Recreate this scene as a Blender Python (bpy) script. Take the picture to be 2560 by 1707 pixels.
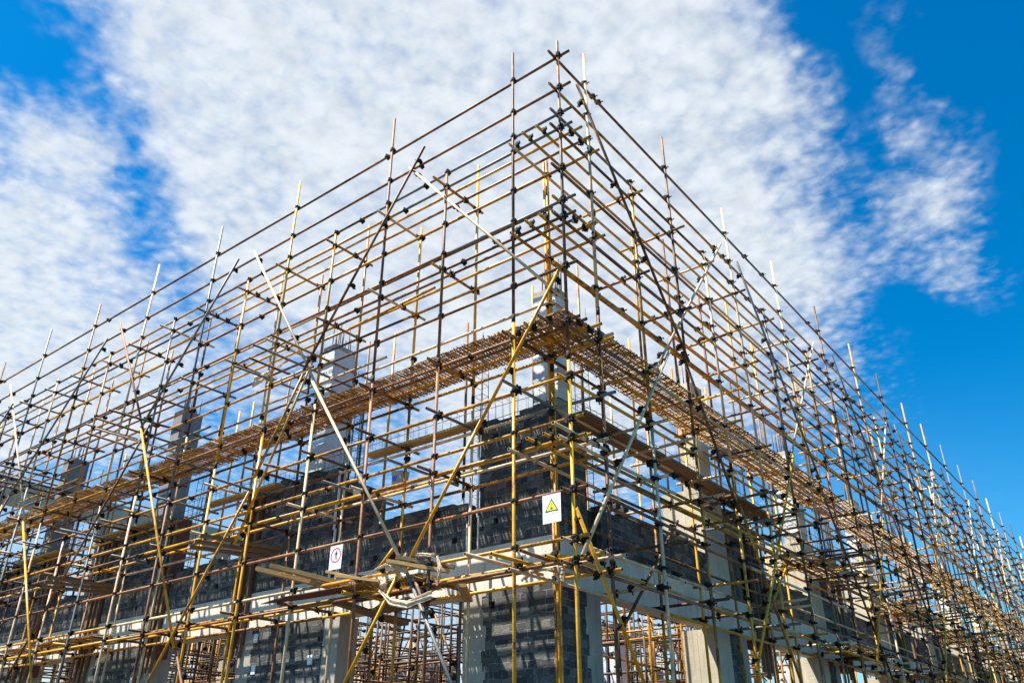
import bpy, math, random
from mathutils import Vector, Matrix, Quaternion
R = math.radians
random.seed(11)
rnd = random.random
def ru(a, b): return a + (b - a) * rnd()
for o in list(bpy.data.objects): bpy.data.objects.remove(o)
SC = bpy.context.scene
COL = SC.collection
# ------------------------------------------------------------------ camera
yaw, pit, roll = 0.6645, 0.4875, 0.0003
Fw = Vector((-math.sin(yaw)*math.cos(pit), math.cos(yaw)*math.cos(pit), math.sin(pit)))
Rt = Vector((math.cos(yaw), math.sin(yaw), 0))
Up = Rt.cross(Fw)
cam = bpy.data.cameras.new('camera'); camo = bpy.data.objects.new('camera', cam); COL.objects.link(camo)
M3 = Matrix((Rt, Up, -Fw)).transposed()
camo.matrix_world = Matrix.Translation((5.792, -8.696, 0)) @ M3.to_4x4()
cam.sensor_width = 36; cam.lens = 2047.96 / 2560 * 36; cam.clip_end = 2000; cam.clip_start = 0.05
SC.camera = camo
CAM = Vector((5.792, -8.696, 0))
# ------------------------------------------------------------------ sun
SUN = Vector((-.339, -.392, 1)).normalized()
sl = bpy.data.lights.new('sun', 'SUN'); sl.energy = 5.0; sl.angle = R(0.53); sl.color = (1, .93, .80)
so = bpy.data.objects.new('sun', sl); COL.objects.link(so)
so.rotation_euler = SUN.to_track_quat('Z', 'Y').to_euler()
SC.view_settings.view_transform = 'Standard'; SC.view_settings.look = 'None'
SC.view_settings.exposure = 1.32; SC.view_settings.gamma = 1
# ------------------------------------------------------------------ sky
W = bpy.data.worlds.new('World'); SC.world = W; W.use_nodes = True
nt = W.node_tree; N = nt.nodes; Lk = nt.links; N.clear()
def nd(t, **k):
    n = N.new(t)
    for a, b in k.items(): setattr(n, a, b)
    return n
def setin(n, i, v):
    if isinstance(v, bpy.types.NodeSocket): Lk.new(v, n.inputs[i])
    else: n.inputs[i].default_value = v
def math_(op, a, b=0.0, clamp=False):
    n = nd('ShaderNodeMath', operation=op, use_clamp=clamp); setin(n, 0, a); setin(n, 1, b); return n.outputs[0]
def sstep(v, a, b, lo=0.0, hi=1.0):
    n = nd('ShaderNodeMapRange', interpolation_type='SMOOTHSTEP'); setin(n, 0, v)
    n.inputs[1].default_value = a; n.inputs[2].default_value = b; n.inputs[3].default_value = lo; n.inputs[4].default_value = hi
    return n.outputs[0]
tc = nd('ShaderNodeTexCoord'); D = tc.outputs['Generated']
sky = nd('ShaderNodeTexSky', sky_type='NISHITA', sun_disc=False)
sky.sun_elevation = math.asin(SUN.z); sky.sun_rotation = math.atan2(SUN.x, SUN.y)
sky.air_density = 1.0; sky.dust_density = 0.4; sky.ozone_density = 2.5
hs = nd('ShaderNodeHueSaturation'); hs.inputs['Hue'].default_value = .487; hs.inputs['Saturation'].default_value = 1.5; hs.inputs['Value'].default_value = 1.0
Lk.new(sky.outputs[0], hs.inputs['Color'])
sep = nd('ShaderNodeSeparateXYZ'); Lk.new(D, sep.inputs[0])
dz = math_('ADD', math_('MAXIMUM', sep.outputs[2], 0.0), .1)
px_, py_ = math_('DIVIDE', sep.outputs[0], dz), math_('DIVIDE', sep.outputs[1], dz)
cmb = nd('ShaderNodeCombineXYZ'); Lk.new(px_, cmb.inputs[0]); Lk.new(py_, cmb.inputs[1])
P = cmb.outputs[0]
def noise(vec, scale, det, rough, dist=0.0):
    n = nd('ShaderNodeTexNoise'); Lk.new(vec, n.inputs['Vector']); n.inputs['Scale'].default_value = scale
    n.inputs['Detail'].default_value = det; n.inputs['Roughness'].default_value = rough; n.inputs['Distortion'].default_value = dist
    return n.outputs['Fac']
# cloud banks, each a patch of the sky dome (direction, angular radius, amount)
def ddir(x, y):
    return (Fw + Rt * ((x - 1280) / 2048) - Up * ((y - 853.5) / 2048)).normalized()
BANKS = [(1150,40,520,.62),(860,170,380,.45),(560,90,260,.34),(1480,240,380,.42),(1780,60,200,.28),(1700,560,330,.5),(1350,560,420,.5),
 (850,450,380,.45),(520,330,260,.36),(1930,280,130,.18),(1880,820,230,.34),(650,640,220,.26),(0,820,290,.75),(-20,560,200,.55),(180,980,240,.4),(60,270,110,.42),(150,370,100,.36),
 (215,450,70,.26),(2235,100,80,.24),(2250,240,85,.28),(2300,420,110,.32),(2330,560,125,.40),(2440,690,90,.26),(2110,640,110,.18),(1980,1000,240,.26),(950,950,460,.4),(1300,1000,340,.38),
 (500,1150,300,.25),(1550,1150,380,.3),(300,-200,300,.4),(1200,-500,700,.7),(1980,160,90,.18),(-300,900,300,.6),(2000,500,200,.06),(1900,650,160,.16),(2500,350,330,.10),(2480,900,350,.07),(2700,1500,200,.2)]
nv = nd('ShaderNodeTexNoise'); Lk.new(D, nv.inputs['Vector']); nv.inputs['Scale'].default_value = 9; nv.inputs['Detail'].default_value = 5
va = nd('ShaderNodeVectorMath', operation='SUBTRACT'); Lk.new(nv.outputs['Color'], va.inputs[0]); va.inputs[1].default_value = (.5, .5, .5)
vs = nd('ShaderNodeVectorMath', operation='SCALE'); Lk.new(va.outputs[0], vs.inputs[0]); vs.inputs['Scale'].default_value = .16
vd = nd('ShaderNodeVectorMath', operation='ADD'); Lk.new(D, vd.inputs[0]); Lk.new(vs.outputs[0], vd.inputs[1])
vn = nd('ShaderNodeVectorMath', operation='NORMALIZE'); Lk.new(vd.outputs[0], vn.inputs[0])
tot = None
for (x, y, r, w) in BANKS:
    d = nd('ShaderNodeVectorMath', operation='DOT_PRODUCT'); Lk.new(vn.outputs[0], d.inputs[0]); d.inputs[1].default_value = ddir(x, y)
    ang = r / 2048 * ddir(x, y).dot(Fw)
    b = sstep(d.outputs['Value'], math.cos(ang * 1.6), math.cos(ang * .2), 0, w)
    tot = b if tot is None else math_('ADD', tot, b)
tot = math_('MINIMUM', tot, 1.08)
big = noise(P, 5.5, 5, .6, .3)
mid = noise(P, 17.0, 4, .6, .1)
fine = noise(P, 44.0, 3, .5, .8)
vor = nd('ShaderNodeTexVoronoi', feature='SMOOTH_F1'); Lk.new(P, vor.inputs['Vector']); vor.inputs['Scale'].default_value = 40; vor.inputs['Smoothness'].default_value = .6
vmix = nd('ShaderNodeVectorMath', operation='MULTIPLY_ADD')
edge = sstep(tot, .03, .42)
v = math_('MULTIPLY', math_('SUBTRACT', big, .5), .9)
v = math_('ADD', v, math_('MULTIPLY', math_('SUBTRACT', mid, .5), .6))
v = math_('ADD', v, math_('MULTIPLY', math_('SUBTRACT', fine, .5), .42))
v = math_('ADD', v, math_('MULTIPLY', math_('SUBTRACT', .42, vor.outputs['Distance']), .40))
core = sstep(tot, .6, 1.2, 1.0, .75)      # thick centre of the bank is smoother
dens = math_('ADD', math_('SUBTRACT', math_('MULTIPLY', math_('MINIMUM', tot, 1.15), .92), .07), math_('MULTIPLY', math_('MULTIPLY', v, edge), core))
cl = sstep(dens, .06, 1.10, 0, .97)
# thin high veil that whitens low sky
veil = math_('MULTIPLY', sstep(sep.outputs[2], .02, .42, .85, 0), sstep(math_('SUBTRACT', sep.outputs[0], math_('MULTIPLY', sep.outputs[1], .35)), -.35, -.95, .12, 1))
cl = math_('MAXIMUM', cl, veil)
mx = nd('ShaderNodeMix', data_type='RGBA'); Lk.new(cl, mx.inputs[0])
skm = nd('ShaderNodeMix', data_type='RGBA', blend_type='MULTIPLY'); skm.inputs[0].default_value = 1
Lk.new(hs.outputs[0], skm.inputs[6]); skm.inputs[7].default_value = (.20, 1.22, 1.42, 1)
Lk.new(skm.outputs[2], mx.inputs[6])
cs = sstep(mid, .3, .7, .94, 1.06)
cc = nd('ShaderNodeMix', data_type='RGBA', blend_type='MULTIPLY'); cc.inputs[0].default_value = 1; cc.inputs[6].default_value = (6.3, 6.75, 7.15, 1); Lk.new(cs, cc.inputs[7])
Lk.new(cc.outputs[2], mx.inputs[7])
bg = nd('ShaderNodeBackground'); Lk.new(mx.outputs[2], bg.inputs['Color']); bg.inputs['Strength'].default_value = 0.052
wo = nd('ShaderNodeOutputWorld'); Lk.new(bg.outputs[0], wo.inputs['Surface'])
# ------------------------------------------------------------------ materials
def newmat(name):
    m = bpy.data.materials.new(name); m.use_nodes = True
    t = m.node_tree; t.nodes.clear()
    out = t.nodes.new('ShaderNodeOutputMaterial'); b = t.nodes.new('ShaderNodeBsdfPrincipled'); t.links.new(b.outputs[0], out.inputs[0])
    return m, t, b, out
class G:
    def __init__(s, t): s.t = t
    def n(s, ty, ins=None, **k):
        n = s.t.nodes.new(ty)
        for a, b in k.items(): setattr(n, a, b)
        for i, v in (ins or {}).items():
            if isinstance(v, bpy.types.NodeSocket): s.t.links.new(v, n.inputs[i])
            else: n.inputs[i].default_value = v
        return n
    def pos(s, scale=(1, 1, 1)):
        g = s.n('ShaderNodeNewGeometry')
        return s.n('ShaderNodeMapping', {'Vector': g.outputs['Position'], 'Scale': scale}).outputs[0]
    def noise(s, v, sc, det=4, ro=.6, di=0): return s.n('ShaderNodeTexNoise', {'Vector': v, 'Scale': sc, 'Detail': det, 'Roughness': ro, 'Distortion': di}).outputs['Fac']
    def ramp(s, f, st):
        r = s.n('ShaderNodeValToRGB', {0: f}); e = r.color_ramp.elements
        while len(e) < len(st): e.new(.5)
        for i, (p, c) in enumerate(st): e[i].position = p; e[i].color = c if len(c) == 4 else (*c, 1)
        return r.outputs[0]
    def mix(s, f, a, b, bt='MIX'):
        a = (*a, 1) if isinstance(a, tuple) and len(a) == 3 else a
        b = (*b, 1) if isinstance(b, tuple) and len(b) == 3 else b
        return s.n('ShaderNodeMix', {0: f, 6: a, 7: b}, data_type='RGBA', blend_type=bt).outputs[2]
    def math(s, op, a, b=0.0, cl=False): return s.n('ShaderNodeMath', {0: a, 1: b}, operation=op, use_clamp=cl).outputs[0]
    def step(s, v, a, b, lo=0., hi=1.): return s.n('ShaderNodeMapRange', {0: v, 1: a, 2: b, 3: lo, 4: hi}, interpolation_type='SMOOTHSTEP').outputs[0]
    def bump(s, h, st, d=.01): return s.n('ShaderNodeBump', {'Height': h, 'Strength': st, 'Distance': d}).outputs[0]
def tube_mat(name, paint, rust, lo, hi, rough=.5, spec=.5):
    m, t, b, o = newmat(name); g = G(t)
    p = g.pos(); inf = g.n('ShaderNodeObjectInfo').outputs['Random']
    big = g.noise(p, 1.7, 5, .7); sp = g.noise(p, 38, 4, .7); st = g.noise(g.pos((1, 1, .2)), 14, 3, .7)
    f = g.math('ADD', g.math('MULTIPLY', big, .5), g.math('ADD', g.math('MULTIPLY', sp, .3), g.math('MULTIPLY', st, .2)))
    f = g.math('ADD', f, g.math('MULTIPLY', g.math('SUBTRACT', inf, .5), .06))
    k = g.step(f, lo, hi)
    pv = g.mix(g.step(g.noise(p, 5, 3, .6), .35, .7), tuple(c * .72 for c in paint), paint)
    rv = g.mix(g.step(g.noise(p, 22, 4, .7), .35, .65), tuple(c * .45 for c in rust), rust)
    c = g.mix(k, pv, rv)
    # dried cement splashes
    c = g.mix(g.step(g.noise(p, 9, 5, .75), .62, .70, 0, .75), c, (.34, .29, .23))
    t.links.new(c, b.inputs['Base Color']); b.inputs['Roughness'].default_value = rough
    b.inputs['Specular IOR Level'].default_value = spec
    t.links.new(g.bump(sp, .35, .004), b.inputs['Normal'])
    return m
MT = {
 'yel': tube_mat('yellow_paint', (.80, .39, .006), (.22, .075, .012), .52, .62, .42),
 'yelr': tube_mat('worn_yellow_paint', (.66, .31, .010), (.19, .065, .012), .46, .58, .5),
 'rust': tube_mat('rusty_steel', (.36, .155, .045), (.09, .032, .012), .42, .56, .6),
 'red': tube_mat('orange_rust', (.40, .16, .055), (.17, .06, .025), .45, .58, .6),
 'pale': tube_mat('dusty_steel', (.76, .55, .33), (.32, .17, .075), .50, .64, .55),
 'dark': tube_mat('shade_dark_rust', (.085, .05, .028), (.045, .02, .012), .5, .62, .7),  # low-albedo rust, shade inside the courtyard put into the colour
 'grey': tube_mat('grey_steel', (.17, .18, .19), (.085, .06, .045), .52, .66, .5),
}
TN = list(MT)
def simple(name, col, rough=.7, n=6, amt=.3, bump=.2, metal=0, sc=(1, 1, 1)):
    m, t, b, o = newmat(name); g = G(t); p = g.pos(sc)
    f = g.noise(p, n, 6, .65)
    c = g.mix(g.step(f, .3, .7), tuple(x * (1 - amt) for x in col), tuple(min(1, x * (1 + amt)) for x in col))
    t.links.new(c, b.inputs['Base Color']); b.inputs['Roughness'].default_value = rough; b.inputs['Metallic'].default_value = metal
    if bump: t.links.new(g.bump(g.noise(p, n * 5, 4, .6), bump, .006), b.inputs['Normal'])
    return m
M_clamp = simple('clamp_iron', (.007, .006, .005), .8, 30, .5, .3)
M_bore = simple('tube_bore', (.02, .012, .008), .8, 20, .3, 0)
M_rebar = simple('rebar_steel', (.07, .045, .035), .6, 25, .5, .3)
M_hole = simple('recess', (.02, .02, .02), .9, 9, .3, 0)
M_foam = simple('jamb_render', (.85, .86, .87), .7, 20, .1, .2)
M_dark = simple('dark_iron', (.03, .03, .035), .6)
def concrete(name, base, stain=.6):
    m, t, b, o = newmat(name); g = G(t); p = g.pos()
    big = g.noise(p, 1.3, 6, .65); fin = g.noise(p, 24, 5, .7); strk = g.noise(g.pos((1, 1, .07)), 9, 4, .7)
    c = g.mix(g.step(big, .3, .72), tuple(x * .72 for x in base), base)
    c = g.mix(g.step(strk, .52, .74, 0, stain), c, tuple(x * .45 for x in base))
    c = g.mix(g.step(g.noise(g.pos((1, 1, .1)), 5, 4, .6), .60, .72, 0, .5), c, tuple(min(.85, x * 1.5) for x in base))
    c = g.mix(g.step(fin, .62, .72, 0, .5), c, tuple(x * .5 for x in base))
    pits = g.n('ShaderNodeTexVoronoi', {'Vector': p, 'Scale': 5.5}, feature='F1').outputs['Distance']
    c = g.mix(g.step(pits, .035, .06, .9, 0), c, (.06, .055, .05))
    # board joints of the shuttering
    gx = g.n('ShaderNodeSeparateXYZ', {0: p})
    h = g.math('FRACT', g.math('MULTIPLY', g.math('ADD', gx.outputs[0], gx.outputs[1]), .62))
    c = g.mix(g.step(h, .004, .012, .7, 0), c, tuple(x * .4 for x in base))
    t.links.new(c, b.inputs['Base Color']); b.inputs['Roughness'].default_value = .85
    t.links.new(g.bump(g.math('ADD', fin, g.math('MULTIPLY', big, .8)), .5, .012), b.inputs['Normal'])
    return m
M_conc = concrete('cast_concrete', (.44, .40, .34))
M_conc2 = concrete('pale_concrete', (.60, .53, .41), .6)
M_colu = concrete('shade_toned_column_concrete', (.24, .25, .265), .4)  # darker bluish copy of the concrete, column shade put into the colour
M_beam = concrete('beam_concrete', (.78, .72, .61), .6)
def brick():
    m, t, b, o = newmat('grey_block_masonry'); g = G(t)
    ge = g.n('ShaderNodeNewGeometry'); s = g.n('ShaderNodeSeparateXYZ', {0: ge.outputs['Position']})
    w = g.n('ShaderNodeTexNoise', {'Vector': ge.outputs['Position'], 'Scale': 3.5, 'Detail': 3}).outputs['Fac']
    w2 = g.n('ShaderNodeTexNoise', {'Vector': ge.outputs['Position'], 'Scale': 9., 'Detail': 3}).outputs['Fac']
    u = g.math('ADD', g.math('ADD', s.outputs[0], s.outputs[1]), g.math('MULTIPLY', w, .05))
    vz = g.math('ADD', s.outputs[2], g.math('MULTIPLY', w2, .022))
    v = g.n('ShaderNodeCombineXYZ', {0: u, 1: vz}).outputs[0]
    def bt(sm, c1, c2, mo):
        return g.n('ShaderNodeTexBrick', {'Vector': v, 'Color1': c1, 'Color2': c2, 'Mortar': mo, 'Scale': 1., 'Mortar Size': .0065, 'Mortar Smooth': sm, 'Bias': 0., 'Brick Width': .235, 'Row Height': .104}, offset=.5, squash=.62, squash_frequency=3)
    br = bt(.25, (.0, .0, .0, 1), (1, 1, 1, 1), (.5, .5, .5, 1))
    tone = g.ramp(br.outputs['Color'], [(0, (.032, .034, .037)), (.35, (.068, .068, .068)), (.7, (.125, .12, .11)), (1, (.23, .21, .18))])
    p = g.pos(); fin = g.noise(p, 30, 6, .75)
    c = g.mix(g.step(fin, .25, .75), tone, g.mix(.55, tone, (.03, .03, .032)))
    lime = g.noise(g.pos((1, 1, .16)), 7, 5, .7)
    c = g.mix(g.step(lime, .56, .72, 0, .65), c, (.28, .28, .27))
    mc = g.mix(g.step(g.noise(p, 6, 3), .4, .6), (.05, .05, .05), (.24, .25, .26))
    c = g.mix(br.outputs['Fac'], c, mc)
    dirt = g.noise(p, 1.1, 5, .6)
    c = g.mix(g.step(dirt, .5, .72, 0, .45), c, (.04, .042, .046))
    t.links.new(c, b.inputs['Base Color']); b.inputs['Roughness'].default_value = .9
    hh = g.math('ADD', g.math('MULTIPLY', br.outputs['Fac'], -1.), g.math('MULTIPLY', fin, .7))
    t.links.new(g.bump(hh, .9, .02), b.inputs['Normal'])
    return m
M_brick = brick()
def wood(name, col, ax=0):
    m, t, b, o = newmat(name); g = G(t)
    tcn = g.n('ShaderNodeTexCoord').outputs['Object']
    mp = g.n('ShaderNodeMapping', {'Vector': tcn, 'Scale': (1.2, 16, 16)}).outputs[0]
    f = g.noise(mp, 3, 6, .7, 1.0)
    c = g.mix(g.step(f, .3, .7), tuple(x * .5 for x in col), col)
    c = g.mix(g.step(g.noise(tcn, 3, 4), .5, .7, 0, .5), c, tuple(x * .55 for x in col))
    t.links.new(c, b.inputs['Base Color']); b.inputs['Roughness'].default_value = .75
    t.links.new(g.bump(f, .5, .006), b.inputs['Normal'])
    return m
M_wood = wood('sawn_timber', (.62, .40, .15)); M_wood2 = wood('old_timber', (.26, .165, .09)); M_form = wood('formwork_ply', (.20, .075, .05))
M_bam = None
def bamboo():
    m, t, b, o = newmat('split_bamboo'); g = G(t)
    r = g.n('ShaderNodeNewGeometry').outputs['Random Per Island']
    c = g.ramp(r, [(0, (.16, .075, .014)), (.4, (.34, .18, .04)), (.75, (.50, .30, .08)), (1, (.64, .46, .20))])
    c = g.mix(g.step(g.noise(g.pos(), 12, 4), .5, .7, 0, .5), c, (.22, .13, .06))
    t.links.new(c, b.inputs['Base Color']); b.inputs['Roughness'].default_value = .55
    return m
M_bam = bamboo()
def plastic(name, col, alpha=.75, rough=.3, trans=.4):
    m, t, b, o = newmat(name); g = G(t); p = g.pos()
    f = g.noise(g.pos((1, 1, 2.2)), 5, 6, .7, 1.5)
    c = g.mix(g.step(f, .35, .65), tuple(x * .8 for x in col), col)
    t.links.new(c, b.inputs['Base Color']); b.inputs['Roughness'].default_value = rough
    b.inputs['Specular IOR Level'].default_value = .6
    t.links.new(g.bump(g.noise(g.pos((1, 1, 2.2)), 9, 3, .5, 2.0), .4, .02), b.inputs['Normal'])
    if trans:
        tr = g.n('ShaderNodeBsdfTranslucent', {0: (*col, 1)}); mx = g.n('ShaderNodeMixShader', {0: trans, 1: b.outputs[0], 2: tr.outputs[0]})
        tp = g.n('ShaderNodeBsdfTransparent'); mx2 = g.n('ShaderNodeMixShader', {0: alpha, 1: tp.outputs[0], 2: mx.outputs[0]})
        t.links.new(mx2.outputs[0], o.inputs[0])
    return m
M_wrap = plastic('plastic_film', (.70, .73, .77), 1, .42, 0)
M_cloth = plastic('torn_white_sheet', (.86, .72, .56), .95, .85, .4)
M_bucket = plastic('bucket_plastic', (.55, .56, .58), .93, .4, .3)
M_white = simple('sign_white', (.82, .84, .88), .45, 8, .04, 0)
M_yellow = simple('sign_yellow', (.85, .72, .02), .45, 8, .05, 0)
M_green = simple('sign_dark_green', (.02, .07, .07), .5, 8, .2, 0)
M_red = simple('sign_red', (.80, .04, .07), .5, 8, .1, 0)
M_ink = simple('sign_black', (.015, .015, .03), .5, 8, .2, 0)
M_blue = simple('logo_blue', (.01, .06, .42), .4, 8, .2, 0)
M_net = simple('green_net', (.02, .22, .17), .8, 3, .3, 0)
def ground():
    m, t, b, o = newmat('site_dirt'); g = G(t); p = g.pos()
    c = g.mix(g.step(g.noise(p, .3, 6, .7), .3, .7), (.045, .036, .028), (.085, .07, .052))
    c = g.mix(g.step(g.noise(p, 6, 6, .7), .55, .7), c, (.05, .042, .035))
    t.links.new(c, b.inputs['Base Color']); b.inputs['Roughness'].default_value = .95
    t.links.new(g.bump(g.noise(p, 4, 8, .7), .8, .08), b.inputs['Normal'])
    return m
M_gr = ground()
# ------------------------------------------------------------------ mesh helpers
class MB:
    def __init__(s): s.v = []; s.f = []; s.m = []; s.mats = []; s.sm = []
    def mi(s, m):
        if m not in s.mats: s.mats.append(m)
        return s.mats.index(m)
    def box(s, a, b, m, jit=0):
        x0, y0, z0 = a; x1, y1, z1 = b; n = len(s.v)
        for x, y, z in ((x0,y0,z0),(x1,y0,z0),(x1,y1,z0),(x0,y1,z0),(x0,y0,z1),(x1,y0,z1),(x1,y1,z1),(x0,y1,z1)):
            s.v.append((x + ru(-jit, jit), y + ru(-jit, jit), z + ru(-jit, jit)) if jit else (x, y, z))
        k = s.mi(m)
        for q in ((0,3,2,1),(4,5,6,7),(0,1,5,4),(1,2,6,5),(2,3,7,6),(3,0,4,7)):
            s.f.append([n + i for i in q]); s.m.append(k); s.sm.append(False)
    def tube(s, p, q, r, m, n=10, bore=None, r2=None):
        p = Vector(p); q = Vector(q); d = (q - p).normalized(); a = d.orthogonal().normalized(); b = d.cross(a); r2 = r if r2 is None else r2
        k = s.mi(m); base = len(s.v)
        cs = [(math.cos(2*math.pi*i/n), math.sin(2*math.pi*i/n)) for i in range(n)]
        for c, rr in ((p, r), (q, r2)):
            for x, y in cs: s.v.append(tuple(c + a*x*rr + b*y*rr))
        for i in range(n):
            j = (i+1) % n; s.f.append([base+i, base+j, base+n+j, base+n+i]); s.m.append(k); s.sm.append(True)
        if bore is None:
            s.f.append([base+i for i in range(n)][::-1]); s.f.append([base+n+i for i in range(n)]); s.m += [k, k]; s.sm += [False, False]
        else:
            kb = s.mi(bore)
            for c, dd, o0, fl in ((p, d, base, True), (q, -d, base+n, False)):
                r0 = len(s.v)
                for x, y in cs: s.v.append(tuple(c + (a*x + b*y)*r*.80))
                r1 = len(s.v)
                for x, y in cs: s.v.append(tuple(c + dd*.05 + (a*x + b*y)*r*.78))
                for i in range(n):
                    j = (i+1) % n
                    f1 = [o0+i, r0+i, r0+j, o0+j]; f2 = [r0+i, r1+i, r1+j, r0+j]
                    if not fl: f1.reverse(); f2.reverse()
                    s.f.append(f1); s.m.append(k); s.sm.append(False); s.f.append(f2); s.m.append(kb); s.sm.append(False)
                f3 = [r1+i for i in range(n)]
                if fl: f3.reverse()
                s.f.append(f3); s.m.append(kb); s.sm.append(False)
    def poly(s, pts, m):
        n = len(s.v); s.v += [tuple(p) for p in pts]; s.f.append(list(range(n, n+len(pts)))); s.m.append(s.mi(m)); s.sm.append(False)
    def add(s, other, M=None):
        n = len(s.v); s.v += [tuple(M @ Vector(v)) for v in other.v] if M else other.v
        km = [s.mi(m) for m in other.mats]
        s.f += [[i+n for i in f] for f in other.f]; s.m += [km[i] for i in other.m]; s.sm += other.sm
    def mesh(s, name):
        me = bpy.data.meshes.new(name); me.from_pydata(s.v, [], s.f)
        for m in s.mats: me.materials.append(m)
        me.polygons.foreach_set('material_index', s.m); me.polygons.foreach_set('use_smooth', s.sm)
        me.update(); return me
    def build(s, name, parent=None, local=False):
        """local: move origin to the middle of the mesh"""
        o = bpy.data.objects.new(name, None)
        c = Vector((0, 0, 0))
        if local and s.v:
            c = Vector([sum(p[i] for p in s.v)/len(s.v) for i in range(3)])
            s.v = [(p[0]-c.x, p[1]-c.y, p[2]-c.z) for p in s.v]
        bpy.data.objects.remove(o)
        o = bpy.data.objects.new(name, s.mesh(name)); COL.objects.link(o)
        o.location = c
        if parent: o.parent = parent; o.matrix_parent_inverse = PINV(parent)
        return o
def PINV(p): return Matrix.Translation(-p.location)
def tag(o, label=None, cat=None, group=None, kind=None):
    if label: o['label'] = label
    if cat: o['category'] = cat
    if group: o['group'] = group
    if kind: o['kind'] = kind
    return o
def empty(name, loc, label, cat, group=None):
    o = bpy.data.objects.new(name, None); COL.objects.link(o); o.location = loc; o.empty_display_size = .3
    return tag(o, label, cat, group)
GZ = -1.6
# ------------------------------------------------------------------ ground
m = MB(); m.poly([(-700,-700,GZ),(700,-700,GZ),(700,700,GZ),(-700,700,GZ)], M_gr)
tag(m.build('ground'), kind='structure')
# ------------------------------------------------------------------ building
BLD = empty('unfinished_building', (-1.15, 1.15, GZ), 'unfinished grey block and concrete building standing inside the pole scaffold', 'building')
W0 = 1.15; TH = .22; PL, PR = 5.85, 5.45
YE, XE = 64, -34
def part(name, fn, label=None, kind=None, parent=None, local=False):
    mb = MB(); fn(mb); o = mb.build(name, parent or BLD, local)
    if label: o['label'] = label
    if kind: o['kind'] = kind
    return o
def S(side, a0, a1, z0, z1, d0=0., d1=TH):
    """box on a facade: side 'L' runs along -x (a = distance), 'R' along +y; d is depth behind the face"""
    if side == 'L': return (-a1, W0 + d0, z0), (-a0, W0 + d1, z1)
    return (-W0 - d1, a0, z0), (-W0 - d0, a1, z1)
def wall(mb, side, a0, a1, z0, z1, holes=(), d0=0., d1=TH, m=None, ragged=False):
    m = m or M_brick
    A = sorted({a0, a1, *[h[0] for h in holes], *[h[1] for h in holes]}); Zs = sorted({z0, z1, *[h[2] for h in holes], *[h[3] for h in holes]})
    for i in range(len(A)-1):
        for j in range(len(Zs)-1):
            ca, cz = (A[i]+A[i+1])/2, (Zs[j]+Zs[j+1])/2
            hole = any(h[0] < ca < h[1] and h[2] < cz < h[3] for h in holes)
            a, b = S(side, A[i], A[i+1], Zs[j], Zs[j+1], d0 + (.12 if hole else 0), d1)
            mb.box(a, b, M_hole if hole else m)
    if ragged:
        a = a0
        while a < a1 - .1:
            w = min(ru(.15, .5), a1 - a)
            if rnd() < .6:
                p, q = S(side, a + .004, a + w - .004, z1 + .001, z1 + ru(.03, .1), d0 + .004, d1 - .004); mb.box(p, q, m, .004)
            a += w
BT, BB = 3.16, 2.47
# beams
part('beam', lambda b: b.box((-34, W0, BB), (-W0 - .3, W0 + .3, BT), M_beam))
part('beam', lambda b: b.box((-W0 - .299, W0 + .0, BB), (-W0, YE, BT), M_beam))
# corner pier (wraps the corner)
def f(b):
    wall(b, 'L', 1.15, 2.58, BT, 5.2, [(2.22, 2.33, 4.93, 5.03), (2.2, 2.3, 3.5, 3.6)], ragged=True)
    wall(b, 'R', W0 + TH, 2.12, BT, 5.16, [(1.9, 2.0, 4.7, 4.8)], d1=TH - .001, ragged=True)
part('block_pier', f)
def f(b):
    wall(b, 'L', 1.15, 2.5, GZ, BB, [(2.25, 2.36, 2.22, 2.33)])
    wall(b, 'R', W0 + TH, 2.03, GZ, BB, d1=TH - .001)
part('block_pier', f)
def ragged_edge(b, side, a, z0, z1, sgn, m):
    z = z0
    while z < z1:
        h = ru(.06, .22); w = ru(.0, .11)
        if w > .02:
            lo, hi = (a - w, a) if sgn < 0 else (a, a + w)
            p, q = S(side, lo, hi, z, min(z + h, z1), -.006, .01); b.box(p, q, m, .004)
        z += h
def conc_post(side, a0, a1, z0=GZ, z1=BB, dd=.42, edge=0, mat=None):
    def f(b):
        p, q = S(side, a0, a1, z0, z1, -.004, dd); b.box(p, q, mat or M_conc)
        if edge < 0: ragged_edge(b, side, a0, z0, z1, -1, mat or M_conc)
        if edge > 0: ragged_edge(b, side, a1, z0, z1, 1, mat or M_conc)
    return part('column', f)
conc_post('L', 2.5, 2.86, edge=-1); conc_post('R', 2.03, 2.36, dd=.5, edge=-1)
def rebar_cage_v(side, a, z0, z1, w=.2, d=.06, depth=.18):
    def f(b):
        cs = []
        for da in (0, w):
            for dd in (d, d + depth):
                p, q = S(side, a+da, a+da, z0, z1, dd, dd); e = ru(-.02, .02)
                b.tube((p[0], p[1], z0), (p[0]+e, p[1]+e, z1 + ru(-.1, .3)), .007, M_rebar, 5)
                cs.append((p[0], p[1]))
        z = z0 + .1
        while z < z1:
            o = [cs[0], cs[1], cs[3], cs[2]]
            for i in range(4):
                b.tube((*o[i], z + ru(-.01, .01)), (*o[(i+1) % 4], z + ru(-.01, .01)), .004, M_rebar, 4)
            z += .2
    return part('rebar_cage', f)
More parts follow.
